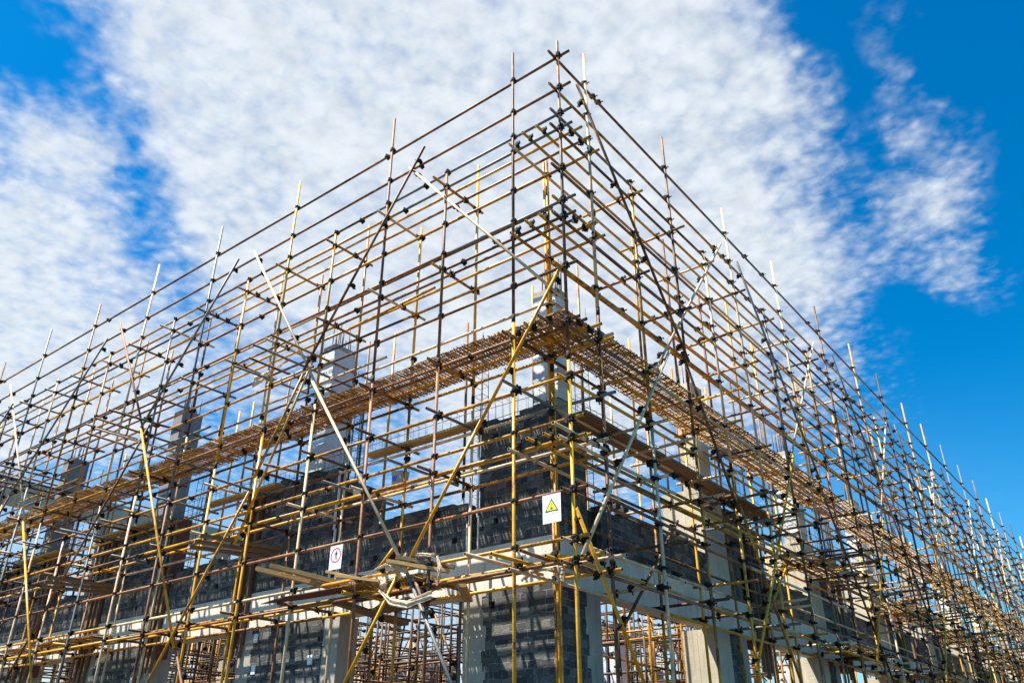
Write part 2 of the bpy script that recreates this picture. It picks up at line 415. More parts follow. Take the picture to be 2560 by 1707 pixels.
def rebar_cage_h(side, a0, a1, z=5.36, h=.32):
    def f(b):
        for dz in (0, h):
            for dd in (.05, .27):
                a = a0
                while a < a1:
                    e = min(a + 1.5, a1); p, _ = S(side, a, a, 0, 0, dd, dd); q, _ = S(side, e, e, 0, 0, dd, dd)
                    za = z + dz + .02*math.sin(a*1.7 + dd*9); zb = z + dz + .02*math.sin(e*1.7 + dd*9)
                    b.tube((p[0], p[1], za), (q[0], q[1], zb), .006, M_rebar, 5); a = e
        a = a0 + .05
        while a < a1:
            p0, _ = S(side, a, a, 0, 0, .05, .05); p1, _ = S(side, a, a, 0, 0, .27, .27); s_ = ru(-.015, .015)
            L4 = [(p0[0], p0[1], z - .03), (p1[0], p1[1], z - .03), (p1[0], p1[1], z + h + .03), (p0[0], p0[1], z + h + .03 + s_)]
            for i in range(4): b.tube(L4[i], L4[(i+1) % 4], .003, M_rebar, 4)
            a += .17 + ru(-.03, .05)
    return part('rebar_cage', f)
def jamb(side, a, z0, z1, sg=1):
    def f(b):
        z = z0; k = 0; o0 = None
        while z < z1:
            h = ru(.3, .6); o = sg * (.035 * (k % 2) + ru(0, .01)); z2 = min(z + h, z1)
            b.box(*S(side, a + o, a + o + .02, z, z2, -.014, .03), M_foam, .001)
            if o0 is not None: b.box(*S(side, a + min(o, o0), a + max(o, o0) + .02, z - .009, z + .009, -.0135, .03), M_foam)
            z = z2; k += 1; o0 = o
    return part('slot_edging', f)
def formwork(side, a0, a1, z0=1.9, z1=5.25):
    fo = part('formwork', lambda b: b.box(*S(side, a0, a1, z0 + .3, z1 - .05, -.03, .25), M_form))
    a = a0 + .02
    while a < a1 - .05:
        b = MB(); b.box(*S(side, a, a + ru(.05, .08), z0 + ru(-.3, .15), z1 + ru(-.12, .05), -.09, -.031), M_wood2, .004)
        o = b.build('batten', fo); o.matrix_parent_inverse = PINV(fo); a += ru(.18, .28)
    for z in (z0 + .75, z0 + 1.9, z1 - .45):
        for dz in (0, .075):
            p, q = S(side, a0 - .3, a1 + .25, z, z, -.13, -.13); b = MB()
            if side == 'L': b.tube((p[0], p[1], z+dz), (q[0], p[1], z+dz), .024, MT['grey'], 8, M_bore)
            else: b.tube((p[0], p[1], z+dz), (p[0], q[1], z+dz), .024, MT['grey'], 8, M_bore)
            o = b.build('clamp_tube', fo); o.matrix_parent_inverse = PINV(fo)
def up_column(side, a0, a1, z1, wrap, d0=.25, d1=.8, z0=BT):
    p, q = S(side, a0, a1, z0, z1, d0, d1)
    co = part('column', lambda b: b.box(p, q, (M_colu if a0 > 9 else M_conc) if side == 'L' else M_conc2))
    if wrap:
        co['label'] = 'concrete column wrapped in wrinkled plastic film'
        b = MB(); zt = z1 - .12; zb = 5.45; nz = 44; e = .012
        x0, y0, x1, y1 = p[0]-e, p[1]-e, q[0]+e, q[1]+e
        def ring(z, k):
            pts = []
            for (ax, ay), (bx, by) in (((x0,y0),(x1,y0)), ((x1,y0),(x1,y1)), ((x1,y1),(x0,y1)), ((x0,y1),(x0,y0))):
                for t in range(7):
                    u = t/7; pts.append((ax+(bx-ax)*u, ay+(by-ay)*u))
            return pts
        cx, cy = (x0+x1)/2, (y0+y1)/2
        for k in range(nz+1):
            z = zb + (zt-zb)*k/nz
            for i, (x, y) in enumerate(ring(z, k)):
                r = 1 + ru(0, .05) + (.05 if k % 9 == 0 else 0)
                b.v.append((cx+(x-cx)*r, cy+(y-cy)*r, z + ru(-.015, .015)))
        n = 28
        for k in range(nz):
            for i in range(n):
                b.f.append([k*n+i, k*n+(i+1) % n, (k+1)*n+(i+1) % n, (k+1)*n+i]); b.m.append(0); b.sm.append(rnd() < .5)
        b.mats.append(M_wrap)
        o = b.build('plastic_wrap', co); o.matrix_parent_inverse = PINV(co)
    b = MB()
    for i in range(10):
        x = ru(p[0]+.05, q[0]-.05); y = ru(p[1]+.05, q[1]-.05); b.tube((x, y, z1), (x+ru(-.02,.02), y+ru(-.02,.02), z1+ru(.25,.8)), .01, M_rebar, 6)
    o = b.build('starter_bar', co); o.matrix_parent_inverse = PINV(co)
    return co
up_column('L', 1.17, 1.62, 7.6, True, .25, .62, 5.1)
# slots, low walls, piers of the left facade
def lowwall(side, a0, a1, z1=3.95, holes=()):
    part('block_wall', lambda b: wall(b, side, a0, a1, BT, z1, holes, ragged=True))
jamb('L', 2.585, BT, 5.1); jamb('L', 2.83, BT, 3.95, -1)
rebar_cage_v('L', 2.62, BT, 7.0)
lowwall('L', 2.86, 5.86, 3.95, [(3.05, 3.16, 3.32, 3.42), (4.9, 5.0, 3.3, 3.4), (5.5, 5.6, 3.3, 3.4)])
jamb('L', 5.87, BT, 3.98); jamb('L', 6.13, BT, 5.2, -1); rebar_cage_v('L', 5.92, BT, 7.0)
for i in range(5):
    o = i * PL
    def f(b):
        wall(b, 'L', 6.16 + o, 8.36 + o, BT, 5.27, [(6.4+o, 6.55+o, 4.95, 5.1), (7.1+o, 7.22+o, 4.85, 4.97), (8.0+o, 8.12+o, 4.8, 4.95), (6.8+o, 6.9+o, 3.3, 3.4), (6.5+o, 6.6+o, 4.25, 4.35), (7.5+o, 7.6+o, 4.2, 4.3)], ragged=True)
    part('block_pier', f)
    part('block_pier', lambda b: wall(b, 'L', 6.06 + o, 8.2 + o, GZ, BB, [(6.2+o, 6.27+o, 2.1, 2.17)]))
    for a, z in ((8.0, 2.22), (6.35, 1.72), (7.95, 1.66)): part('switch_box', lambda b: b.box(*S('L', a+o, a+.12+o, z, z+.16, -.012, .02), M_foam))
    conc_post('L', 5.72 + o, 6.06 + o, edge=1); conc_post('L', 8.2 + o, 8.54 + o, edge=-1)
    up_column('L', 7.0 + o, 7.4 + o, 8.35, i in (0,), .25, .82)
    formwork('L', 8.40 + o, 8.92 + o)
    if i: formwork('L', 5.6 + o, 6.08 + o)
    if i: lowwall('L', 8.93 + o - PL, 5.59 + o, 3.95, [(7.2+o-PL+2.4, 7.3+o-PL+2.4, 3.4, 3.5)])
    rebar_cage_v('L', 5.75 + o + (.0 if i == 0 else -.6), 3.3, 6.9)
    rebar_cage_h('L', 2.6 if i == 0 else 7.2 + o - PL, 7.2 + o)
rebar_cage_h('L', 1.2, 2.6, 5.32); rebar_cage_h('R', 1.2, 2.2, 5.3)
part('slot_shade_backing', lambda b: b.box((-2.98, W0 + TH + .001, BT), (-2.87, W0 + 1.3, 3.94), M_brick))  # block walls added behind the slots to make them look dark
part('slot_shade_backing', lambda b: b.box((-6.28, W0 + TH + .001, BT), (-6.17, W0 + 1.3, 5.1), M_brick))
part('slot_shade_backing', lambda b: b.box((-W0 - 1.2, 2.52, BT), (-W0 - TH - .001, 2.63, 3.84), M_brick))
part('slot_shade_backing', lambda b: b.box((-W0 - TH + .02, 2.13, BT), (-W0 - .1, 2.49, 3.8), M_hole))  # near-black box standing in for the shade inside the right slot
# right facade
rebar_cage_v('R', 2.24, BT, 7.4); rebar_cage_v('R', 3.3, BT, 3.3)
for i in range(11):
    o = i * PR
    a = 2.5 if i == 0 else 7.9 + o - PR
    lowwall('R', a, 6.38 + o, 3.86 + ru(-.02, .03), [(a+.15, a+.26, 3.3, 3.4)])
    part('block_pier', lambda b: wall(b, 'R', 7.3 + o, 8.3 + o - (.4 if i else 0), BT, 4.95, ragged=True))
    part('block_pier', lambda b: wall(b, 'R', 6.97 + o, 7.47 + o, GZ, BB))
    part('column', lambda b: b.box((-2.05, 6.4 + o, BT), (-W0 + .004, 7.3 + o, 5.2), M_conc2))
    up_column('R', 6.45 + o, 7.0 + o, 7.6, i % 3 != 0, .0, .4, 5.2)
    part('column', lambda b: b.box((-1.86, 6.4 + o, GZ), (-W0 + .004, 6.96 + o, BB), M_conc2))
    conc_post('R', 7.47 + o, 7.75 + o, dd=.4, edge=-1)
    if i: formwork('R', 7.7 + o - PR + .6, 8.2 + o - PR + .6, 2.0, 4.9)
    rebar_cage_v('R', 8.4 + o, BT, 7.0)
    rebar_cage_h('R', 2.2 if i == 0 else 6.6 + o - PR, 6.6 + o, 5.3)
# loose blocks on the right low wall
for i, a in enumerate((3.05, 3.3, 5.2, 5.5, 6.0)):
    mb = MB(); mb.box((-.12, -.06, 0), (.12, .06, .09), M_brick, .004)
    o = mb.build('block'); o.location = (-W0 - .08, a, 3.975); o.rotation_euler.z = ru(-.5, .5)
    tag(o, ['loose grey block nearest the corner on the right low wall', 'loose grey block second from the corner on the right low wall', 'loose grey block third from the corner on the right low wall', 'loose grey block fourth from the corner on the right low wall', 'loose grey block lying beside the first pale column on the right'][i], 'block', 'loose blocks on the low wall')
# interior columns
for (x, y, wr) in ((-7.2, 7.0, 1), (-13.05, 7.0, 0), (-7.2, 12.6, 1), (-4.3, 12.6, 1), (-13.05, 13, 1), (-18.9, 8, 0), (-5.0, 20, 1), (-9.5, 19, 0), (-18.9, 15, 0)):
    def f(b): b.box((x-.25, y-.25, GZ), (x+.25, y+.25, 3.3), M_conc)
    co = part('column', f)
    if wr:
        b = MB(); n = 24
        for k in range(31):
            z = GZ + 1 + (4.0)*k/30
            for i in range(n):
                a = i/n*2*math.pi; c, s_ = math.cos(a), math.sin(a); q = .29/max(abs(c), abs(s_)); q = min(q, .37)*(1+ru(0, .06)); b.v.append((x+c*q, y+s_*q, z))
        for k in range(30):
            for i in range(n): b.f.append([k*n+i, k*n+(i+1) % n, (k+1)*n+(i+1) % n, (k+1)*n+i]); b.m.append(0); b.sm.append(rnd() < .5)
        b.mats.append(M_wrap); o = b.build('plastic_wrap', co); o.matrix_parent_inverse = PINV(co)
# rear wing
RW = empty('rear_building_wing', (-30, 20, GZ), 'far pale concrete wing with a long flat top, behind the scaffold at far left', 'building')
part('parapet', lambda b: b.box((-30.4, 1, 9.7), (-30, 60, 10.7), M_conc2), parent=RW)
part('beam', lambda b: b.box((-30.5, 1, 5.0), (-30.05, 60, 5.9), M_conc), parent=RW)
for i in range(9): part('column', lambda b: b.box((-30.6, 2 + i*6, GZ), (-30.05, 2.6 + i*6, 9.7), M_conc), parent=RW)
part('railing', lambda b: b.tube((-29.95, 1, 10.85), (-29.95, 60, 10.85), .05, MT['red'], 6), parent=RW)
# ------------------------------------------------------------------ scaffold
RT = .0255
PARTS = {}   # (wing, name) -> list of (distance, MB or (mesh-matrix))
def reg(wing, name, dist, mb): PARTS.setdefault((wing, name), []).append((dist, mb))
def cd(p): return (Vector(p) - CAM).length
FARB = (('yel', .12), ('yelr', .2), ('rust', .34), ('dark', .18), ('pale', .08), ('grey', .08))
def pick(bias=None, far=False):
    if far and bias is not FB and rnd() < .75: bias = FARB
    r = rnd()
    t = bias or (('yel', .28), ('yelr', .28), ('rust', .21), ('red', .08), ('pale', .10), ('grey', .05))
    for k, w in t:
        r -= w
        if r < 0: return k
    return t[0][0]
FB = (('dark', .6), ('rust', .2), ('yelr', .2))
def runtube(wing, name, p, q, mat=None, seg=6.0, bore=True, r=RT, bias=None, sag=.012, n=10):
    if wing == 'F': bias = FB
    """a line of tubes from p to q, each piece a part of its own, ends butted"""
    p, q = Vector(p), Vector(q); L = (q-p).length; d = (q-p)/L; a = 0; first = ru(.4, 1) * seg if L > seg else L
    off = Vector((ru(-sag, sag), ru(-sag, sag), ru(-sag, sag))) if name != 'upright_pole' else Vector((0, 0, 0))
    while a < L - .01:
        e = min(L, a + (first if a == 0 else seg)); 
        if L - e < .7: e = L
        s, t = p + d*a, p + d*e
        mk = mat if isinstance(mat, str) else pick(bias, (s.x < -9.5 or s.y > 10))
        off2 = off + Vector((ru(-sag, sag), ru(-sag, sag), ru(-sag, sag))) if name != 'upright_pole' else off
        mb = MB(); mb.tube(s + off, t + off2, r, MT[mk], n, M_bore)
        reg(wing, name, min(cd(s), cd(t), cd((s+t)/2)), mb)
        off = off2; a = e
# coupler: canonical = grips a tube along z at origin and a tube along x at y=+.05
def coupler_mb():
    b = MB(); m = M_clamp
    b.tube((0,0,-.03), (0,0,.03), .036, m, 8); b.tube((-.03,.05,0), (.03,.05,0), .036, m, 8)
    b.box((-.03,.012,-.03), (.03,.04,.03), m)
    b.box((.03,-.022,-.026), (.062,.012,.026), m); b.box((-.058,-.012,-.02), (-.03,.012,.02), m)
    b.box((-.022,.04,.03), (.022,.075,.062), m); b.box((-.02,.035,-.056), (.02,.06,-.03), m)
    b.tube((.045,-.055,0), (.045,.03,0), .009, m, 6); b.tube((0,.09,.046), (0,.005,.046), .009, m, 6)
    b.tube((.045,-.062,0), (.045,-.045,0), .017, m, 6); b.tube((0,.096,.046), (0,.078,.046), .017, m, 6)
    return b
CMB = coupler_mb(); CME = CMB.mesh('coupler')
def coupler(wing, pos, axis='L', mirror=1):
    """axis L: upright + tube along x ; R: upright + tube along y ; T: tube along x with a tube along y over it ; U: the other"""
    if axis == 'L': M = Matrix.Identity(4)
    elif axis == 'R': M = Matrix.Rotation(math.pi/2, 4, 'Z')
    elif axis == 'T': M = Matrix.Rotation(math.pi/2, 4, 'X')     # z->-y , y->z
    else: M = Matrix.Rotation(math.pi/2, 4, 'Z') @ Matrix.Rotation(math.pi/2, 4, 'X')
    j = Matrix.Rotation(ru(-.25, .25), 4, 'Z')
    if mirror < 0: M = M @ Matrix.Rotation(math.pi, 4, 'Y')
    s = ru(.84, 1.0)
    M = Matrix.Translation(pos) @ M @ Matrix.Diagonal((s, 1, s, 1))
    reg(wing, 'coupler', cd(pos), M)
ZL = dict(T1=11.27, T2=10.50, T3=9.93, A=9.60, A1=8.75, B3=8.11, B=7.79, C2=6.86, C=5.91, D4=5.01, D3=4.36, D=4.08, E4=3.36, E3=2.71, E=2.43, F=.6)
XL = [.99, 2.55, 4.10, 5.63, 7.13, 8.58, 10.13, 11.54, 13.08, 14.52, 16.03, 17.49, 19.02, 20.5, 22.03, 23.5, 25.0, 26.5, 28.0]
YR = [.88, 2.33, 3.87, 5.33, 6.86, 8.5, 9.81, 11.28, 12.92, 14.3, 15.96, 17.29, 18.86, 20.26, 21.78, 23.19, 24.66]
while YR[-1] < 62: YR.append(YR[-1] + 1.47)
LE, RE = 28.6, 62.5
NL = 0
def pt(w, a, d, z):
    """w wing, a distance along, d depth towards the building"""
    return (-a, d, z) if w == 'L' else (-d, a, z)
upcols = {('L', 0): ('yel', 'rust'), ('R', 0): ('rust', 'pale'), ('L', 1): ('rust', 'rust'), ('L', 2): ('red', 'rust'), ('L', 3): ('pale', 'yelr'), ('L', 4): ('yel', 'yel'), ('R', 1): ('pale', 'yelr'), ('R', 2): ('yelr', 'rust'), ('R', 3): ('yel', 'pale'), ('R', 4): ('yel', 'pale'), ('L', 5): ('yel', 'yel'), ('L', 6): ('rust', 'grey'), ('L', 8): ('grey', 'pale'), ('L', 12): ('grey', 'grey')}
def upright(w, p, ztop, cols=None, joint=None, name='upright_pole', z0=GZ, tilt=.03):
    x, y = p[0], p[1]; tx, ty = ru(-tilt, tilt), ru(-tilt, tilt)
    H = ztop - z0; j = joint or ru(4.2, 7.2)
    def at(z): u = (z - 5.5) / 7; return (x + tx*u, y + ty*u, z)
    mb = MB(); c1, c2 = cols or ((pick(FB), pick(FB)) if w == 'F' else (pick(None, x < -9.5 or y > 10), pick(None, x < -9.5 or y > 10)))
    j = min(j, ztop - .2)
    c0 = c1 if cols is None or rnd() < .5 else c1
    mb.tube(at(z0), at(j), RT, MT[c0], 12, M_bore); mb.tube(at(j - .0), at(ztop), RT, MT[c2], 12, M_bore)
    mb.tube(at(j - .07), at(j + .07), RT * 1.18, M_clamp, 8)
    reg(w, name, cd((x, y, 3.5)), mb); return at
# corner upright
upright('L', (0, 0), 11.58, ('yel', 'rust'), 5.3, tilt=.0)
for w, A, E_ in (('L', XL, LE), ('R', YR, RE)):
    for i, a in enumerate(A):
        tall = i % 2 == 0
        top = 12.07 + ru(-.12, .12) if tall else 9.93 + ru(-.06, .1)
        far = cd(pt(w, a, 0, 5)) > 34
        at = upright(w, pt(w, a, 0, 0), top, upcols.get((w, i)))
        for k, z in ZL.items():
            if k in ('T1', 'T2', 'T3') and not tall and k != 'T3': continue
            c = at(z)
            coupler(w, c, w if w == 'L' else 'R')
        # inner upright
        topi = (9.88 if i % 2 == 0 else 10.62) + ru(-.06, .08)
        ati = upright(w, pt(w, a + ru(-.03, .03), .9, 0), topi)
        for z in (ZL['A'], ZL['A1'], ZL['B'], ZL['C'], ZL['D4'] - .1, ZL['D'], ZL['E'], ZL['C2']):
            if rnd() < (.95 if z in (ZL['A'], ZL['B'], ZL['C'], ZL['D'], ZL['E']) else .35): coupler(w, ati(z), w if w == 'L' else 'R')
        # cross poles under each deck
        for lv in 'ABCDE':
            if i == 0 and lv != 'C': continue
            z = ZL[lv] + .0 + .05
            o1, o2 = ru(.18, .3), 1.02 + ru(0, .22)
            s = ru(-.03, .03) + .05
            runtube(w, 'cross_pole', pt(w, a + s, -o1, z), pt(w, a + s, o2, z), seg=9, sag=.01, bias=(('pale', .28), ('rust', .3), ('yelr', .27), ('grey', .05), ('yel', .1)))
            for d in (.05, .9): coupler(w, pt(w, a + s, d, ZL[lv]), 'T' if w == 'L' else 'U')
            if not far:
                for d in (.33, .62): 
                    if rnd() < .45: coupler(w, pt(w, a + s, d, ZL[lv] + .05), 'T' if w == 'L' else 'U')
    for i, a in enumerate(A):
        z = ZL['D4'] + (.055 if w == 'L' else -.05); runtube(w, 'cross_pole', pt(w, a - .06, -ru(.2, .35), z), pt(w, a - .06, 1.05 + ru(0, .2), z + ru(-.03, .03)), seg=9, bias=(('grey', .3), ('rust', .3), ('pale', .3), ('yelr', .1)))
        for d in (.05, .9): coupler(w, pt(w, a - .06, d, z - .05), 'T' if w == 'L' else 'U')
    # ledgers
    for k, z in ZL.items():
        ov = -.2 if w == 'L' else -.22
        dz = 0 if w == 'L' else -.06
        b = {'T1': (('rust', .6), ('yelr', .25), ('grey', .15)), 'T2': (('rust', .55), ('yelr', .3), ('grey', .15)), 'T3': (('rust', .8), ('grey', .2)),
             'D4': (('yel', .7), ('yelr', .3)), 'D3': (('yel', .6), ('yelr', .4)), 'E4': (('red', .5), ('pale', .3), ('yel', .2)), 'E3': (('pale', .4), ('red', .3), ('yelr', .3))}.get(k)
        if w == 'R' and k in ('D3',): continue
        if k == 'D4' and w == 'L': pass
        runtube(w, 'ledger_pole', pt(w, ov, .05, z + dz), pt(w, E_, .05, z + dz), bias=b)
    for lv in 'ABCDE':
        z = ZL[lv]; 
        for d in (.33, .62, .9):
            if lv in 'E' and d == .62 and w == 'R': continue
            zz = z + (.10 if d < .9 else 0) + (0 if w == 'L' else -.055)
            ext = -(.1 if w == 'L' else .12) - ru(.02, .14)
            runtube(w, 'ledger_pole', pt(w, ext, d, zz), pt(w, E_, d, zz), bias=(('yel', .38), ('yelr', .27), ('rust', .22), ('pale', .13)))
            coupler(w, pt(w, 0.0, d, z + .05), 'T' if w == 'L' else 'U')
    for z in (ZL['D4'] - .02, ZL['B'] - .9, ZL['A1'] + .05) + ((ZL['C2'] + .04, ZL['E3'] + .05, ZL['E4'] - .06, ZL['D3'], ZL['B3']) if w == 'R' else ()):
        runtube(w, 'ledger_pole', pt(w, .8, .85, z), pt(w, E_, .85, z), bias=(('rust', .5), ('pale', .3), ('yel', .2)))
    # swivel fittings on the joints of rails
    for i in range(90 if w == 'R' else 60):
        a = ru(1.2, 26); k = random.choice(list(ZL)); coupler(w, pt(w, a, .05, ZL[k]), w if w == 'L' else 'R')
upright('L', (-.9, .9), 9.86, ('yelr', 'yel'), 2.9)
for lv in 'ABCDE': coupler('L', (-.9, .9, ZL[lv]), 'L')
for z in ZL.values():
    coupler('L', (0, 0, z), 'L'); coupler('L', (0, 0, z - .06), 'R')
# braces measured on each face: (a0, z0, a1, z1, material, depth)
BRL = [(3.50,10.47,-.03,6.17,'pale',-.07), (.02,6.72,1.6,4.5,'yel',-.12),(1.5,4.65,2.93,2.66,'yel',-.12), (3.07,2.58,4.1,1.05,'yel',-.12), (3.07,10.74,5.95,6.80,'rust',-.12), (5.86,6.8,7.39,3.73,'yel',-.07), (5.93,6.72,7.0,4.9,'yelr',-.13),
 (7.09,4.65,10.0,.6,'yelr',-.13), (8.44,10.58,5.3,6.0,'pale',-.07), (5.62,6.46,2.85,2.6,'pale',-.13), (2.9,2.6,1.5,.3,'grey',-.07), (8.93,10.55,11.75,7.06,'grey',-.13), (11.5,7.1,15.53,1.86,'rust',-.07), (15.5,1.9,16.2,.9,'rust',-.07),
 (14.32,10.73,11.54,6.74,'red',-.07), (11.75,7.06,8.67,2.03,'yel',-.13), (8.85,2.25,7.6,.3,'red',-.07), (14.72,10.37,18.33,6.6,'grey',-.12), (18.2,6.7,22.2,1.4,'rust',-.12), (20.83,10.76,16.45,5.23,'pale',-.07), (16.85,5.75,13.5,1.0,'yel',-.12),
 (20.0,9.9,24.0,5.6,'grey',-.12), (27.0,10.7,22.4,5.1,'rust',-.07), (22.6,5.4,19.4,1.0,'yelr',-.12), (3.55,2.75,3.2,3.05,'yelr',-.07), (2.75,2.5,2.45,2.0,'rust',-.07)]
for a0, z0, a1, z1, mk, d in BRL:
    mb = MB(); mb.tube((-a0, d, z0), (-a1, d, z1), RT, MT[mk], 12, M_bore); reg('L', 'brace_pole', cd((-a0, 0, (z0+z1)/2)), mb)
    for t in (.06, .35, .62, .94): 
        p = (-a0*(1-t) - a1*t, d + .04, z0*(1-t) + z1*t); coupler('L', p, 'L', -1)
BRR = [(.40,10.79,3.75,6.63,'rust',.12), (3.6,6.8,5.27,4.21,'rust',.07), (5.2,4.35,7.6,.4,'yelr',.12), (6.23,10.59,2.66,6.2,'pale',.07), (3.0,6.55,-.03,2.44,'pale',.12), (-.07,3.05,1.5,.9,'yel',.08), (2.4,6.0,2.7,6.2,'pale',.07),
 (11.98,10.48,8.48,6.08,'pale',.07), (8.6,6.25,7.25,4.45,'yel',.12), (7.45,4.7,5.0,1.5,'yel',.12), (6.93,10.46,10.2,6.03,'grey',.12), (10.1,6.2,13.6,1.3,'rust',.07), (18.34,10.16,15.03,6.14,'pale',.07), (15.2,6.3,11.6,1.9,'yel',.12),
 (13.35,10.59,15.63,7.6,'grey',.12), (15.5,7.8,19.6,1.6,'rust',.12), (19.3,10.41,21.0,7.2,'grey',.12), (21.0,7.3,25.2,1.5,'rust',.12), (4.6,4.06,2.5,2.0,'rust',-.83), (10.31,4.61,8.1,2.8,'yel',-.83), (24.2,10.4,20.6,5.1,'pale',.07), (20.7,5.2,17.6,1.5,'yel',.12)]
for k in range(5):
    o = k * 6.1
    BRR += [(30.5+o,10.5,26.6+o,5.2,'pale',.07), (26.7+o,5.4,23.9+o,1.5,'yelr',.12), (25.6+o,10.6,28.4+o,6.6,'rust',.12), (28.3+o,6.8,31.8+o,1.4,'rust',.12)]
for a0, z0, a1, z1, mk, d in BRR:
    mb = MB(); mb.tube((d, a0, z0), (d, a1, z1), RT, MT[mk], 12, M_bore); reg('R', 'brace_pole', cd((0, a0, (z0+z1)/2)), mb)
    for t in (.06, .35, .62, .94): coupler('R', (d - .04, a0*(1-t) + a1*t, z0*(1-t) + z1*t), 'R', -1)
# tie poles clamped round the upper columns
for i in range(4):
    o = i * PL
    for (da, z, y0, y1) in ((6.1, 7.32, -.85, 2.1), (6.55, 7.22, -.9, 1.6), (6.9, 7.12, -.7, 1.9), (7.75, 7.28, -.5, 2.0), (7.62, 4.9, -.6, 1.0), (6.5, 5.0, -.3, 1.1)):
        runtube('L', 'tie_pole', (-da - o, y0, z), (-da - o + ru(-.1, .1), y1, z + ru(-.08, .08)), seg=9, bias=(('grey', .5), ('rust', .3), ('yelr', .2)))
    runtube('L', 'tie_pole', (-8.6 - o, .95, 7.16), (-4.9 - o, 1.0, 7.2), seg=9, bias=(('pale', .6), ('yel', .4)))
    runtube('L', 'tie_pole', (-8.3 - o, 2.05, 7.3), (-6.1 - o, 2.05, 7.32), seg=9)
for i in range(9):
    o = i * PR
    for (da, z) in ((6.2, 7.0), (7.3, 6.95), (6.3, 4.8), (7.5, 4.9), (8.3, 4.75), (3.2, 4.95), (4.4, 4.3), (2.6, 3.1)):
        runtube('R', 'tie_pole', (ru(.05, .3), da + o, z), (-ru(1.0, 2.2), da + o, z + ru(-.06, .06)), seg=9, bias=(('pale', .35), ('rust', .4), ('yel', .25)))
# extra short poles lashed beside ledgers
for p, q, mk in (((-5.61, .6, 7.9), (-3.3, .6, 7.98), 'yel'), ((-7.3, .05, 6.93), (-5.9, .05, 6.93), 'pale'), ((-12.4, .4, 9.5), (-10.9, .4, 9.5), 'yel'), ((-4.6, .62, 4.25), (-2.1, .62, 4.22), 'yelr'),
                 ((-4.8, -.3, 4.34), (-4.75, 1.3, 4.3), 'grey'), ((-3.3, -.25, 4.4), (-3.2, 1.3, 4.35), 'grey'), ((-.55, -.42, 2.53), (-.55, 1.2, 2.5), 'red'), ((-.87, -.62, 2.5), (-.8, 1.1, 2.5), 'yel'), ((-1.2, -.75, 2.52), (-1.1, .8, 2.5), 'pale'),
                 ((.45, .5, 2.5), (-1.2, .5, 2.5), 'pale'), ((.02, -.45, 4.12), (.02, .9, 4.12), 'pale'), ((0.05, .7, 3.4), (0.05, 3.5, 3.34), 'rust')):
    mb = MB(); mb.tube(p, q, RT, MT[mk], 12, M_bore); reg('L', 'tie_pole', cd(p), mb)
for i in range(10):   # short put-logs poking out round the first bays of the right lower lifts
    a = ru(5, 14); z = random.choice((2.5, 4.15, 4.3, 3.0, 4.7)); runtube('R', 'cross_pole', (ru(.1, .3), a, z), (-ru(.8, 1.6), a + ru(-.1, .1), z), seg=9, bias=(('pale', .5), ('grey', .2), ('yelr', .3)))
ROOT = {'L': empty('tube_scaffold', (0, 0, GZ), 'yellow and rusty pole scaffold along the left face, from corner pole to left edge', 'scaffold', 'pole scaffold wings'),
        'R': empty('tube_scaffold', (-.001, .88, GZ), 'yellow and rusty pole scaffold along the right face, receding to the right edge', 'scaffold', 'pole scaffold wings')}
# third row of props behind the walls
BACK = [(-2.09,2.0,8.22),(-3.7,2.0,7.98),(-6.58,2.0,8.5),(-5.8,2.0,8.45),(-9.34,2.0,8.34),(-10.67,2.0,8.16),(-11.24,2.0,8.05),(-2.0,3.46,9.4),(-2.0,7.35,8.54),(-2.0,10.83,9.44),(-2.0,14.06,9.4),(-2.0,17.24,9.3),(-2.0,5.4,8.5),(-2,9.2,8.7),(-2,12.6,8.9)]
for i in range(12): BACK.append((-12.5 - i*1.3 + ru(-.2, .2), ru(1.7, 2.6), ru(7, 8.6)))
for i in range(26): BACK.append((-ru(1.8, 2.7), 16 + i*1.5 + ru(-.2, .2), ru(7.5, 9.3)))
for i in range(12): BACK.append((-ru(1.75, 2.6), 2.6 + i*1.5 + ru(-.2, .2), ru(5.8, 7.8)))
for x, y, z in BACK: upright('B', (x, y), z, joint=ru(4, 6))
ROOT['B'] = empty('shoring_props', (-2.1, 2.0, GZ), 'loose row of rusty steel props standing inside the building just behind the block walls', 'props')
# ------------------------------------------------------------------ falsework inside
def hmax(x, y, k=.205): return k * math.hypot(x - CAM.x, y - CAM.y)
def clear(x, y): return not (x > -6.2 and y < 5)
for ix in range(22):
    for iy in range(21):
        x, y = -3.2 - ix*1.12 + ru(-.12, .12), 3.8 + iy*1.15 + ru(-.12, .12)
        h = min(hmax(x, y), 5.6) - ru(0, .9)
        if x > -6 and y < 9: h = min(h, 2.6)
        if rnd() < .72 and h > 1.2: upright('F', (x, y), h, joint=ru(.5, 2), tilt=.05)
for z in (-.4, .5, 1.2, 1.9, 2.6, 3.3, 4.0, 4.7):
    for ix in range(22):
        x = -3.2 - ix*1.12; y0 = 3.6
        while hmax(x, y0) < z + .4 and y0 < 26: y0 += 1.15
        if x > -6: y0 = max(y0, 9) if z > 2.3 else y0
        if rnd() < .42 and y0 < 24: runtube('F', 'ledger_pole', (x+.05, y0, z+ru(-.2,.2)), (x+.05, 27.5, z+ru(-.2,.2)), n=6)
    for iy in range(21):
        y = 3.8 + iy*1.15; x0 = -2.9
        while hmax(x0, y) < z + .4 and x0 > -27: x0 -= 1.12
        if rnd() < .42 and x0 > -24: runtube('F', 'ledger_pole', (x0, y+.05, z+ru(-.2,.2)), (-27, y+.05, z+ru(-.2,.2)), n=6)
for i in range(110):
    x, y = ru(-24, -5), ru(5, 25); s = random.choice((-1, 1)); z1 = min(hmax(x, y), 5) - .5; runtube('F', 'brace_pole', (x, y, z1 - ru(1.5, 3)), (x + 1.6*s*ru(.4, 1), y + ru(-.5, .5), z1), seg=9)
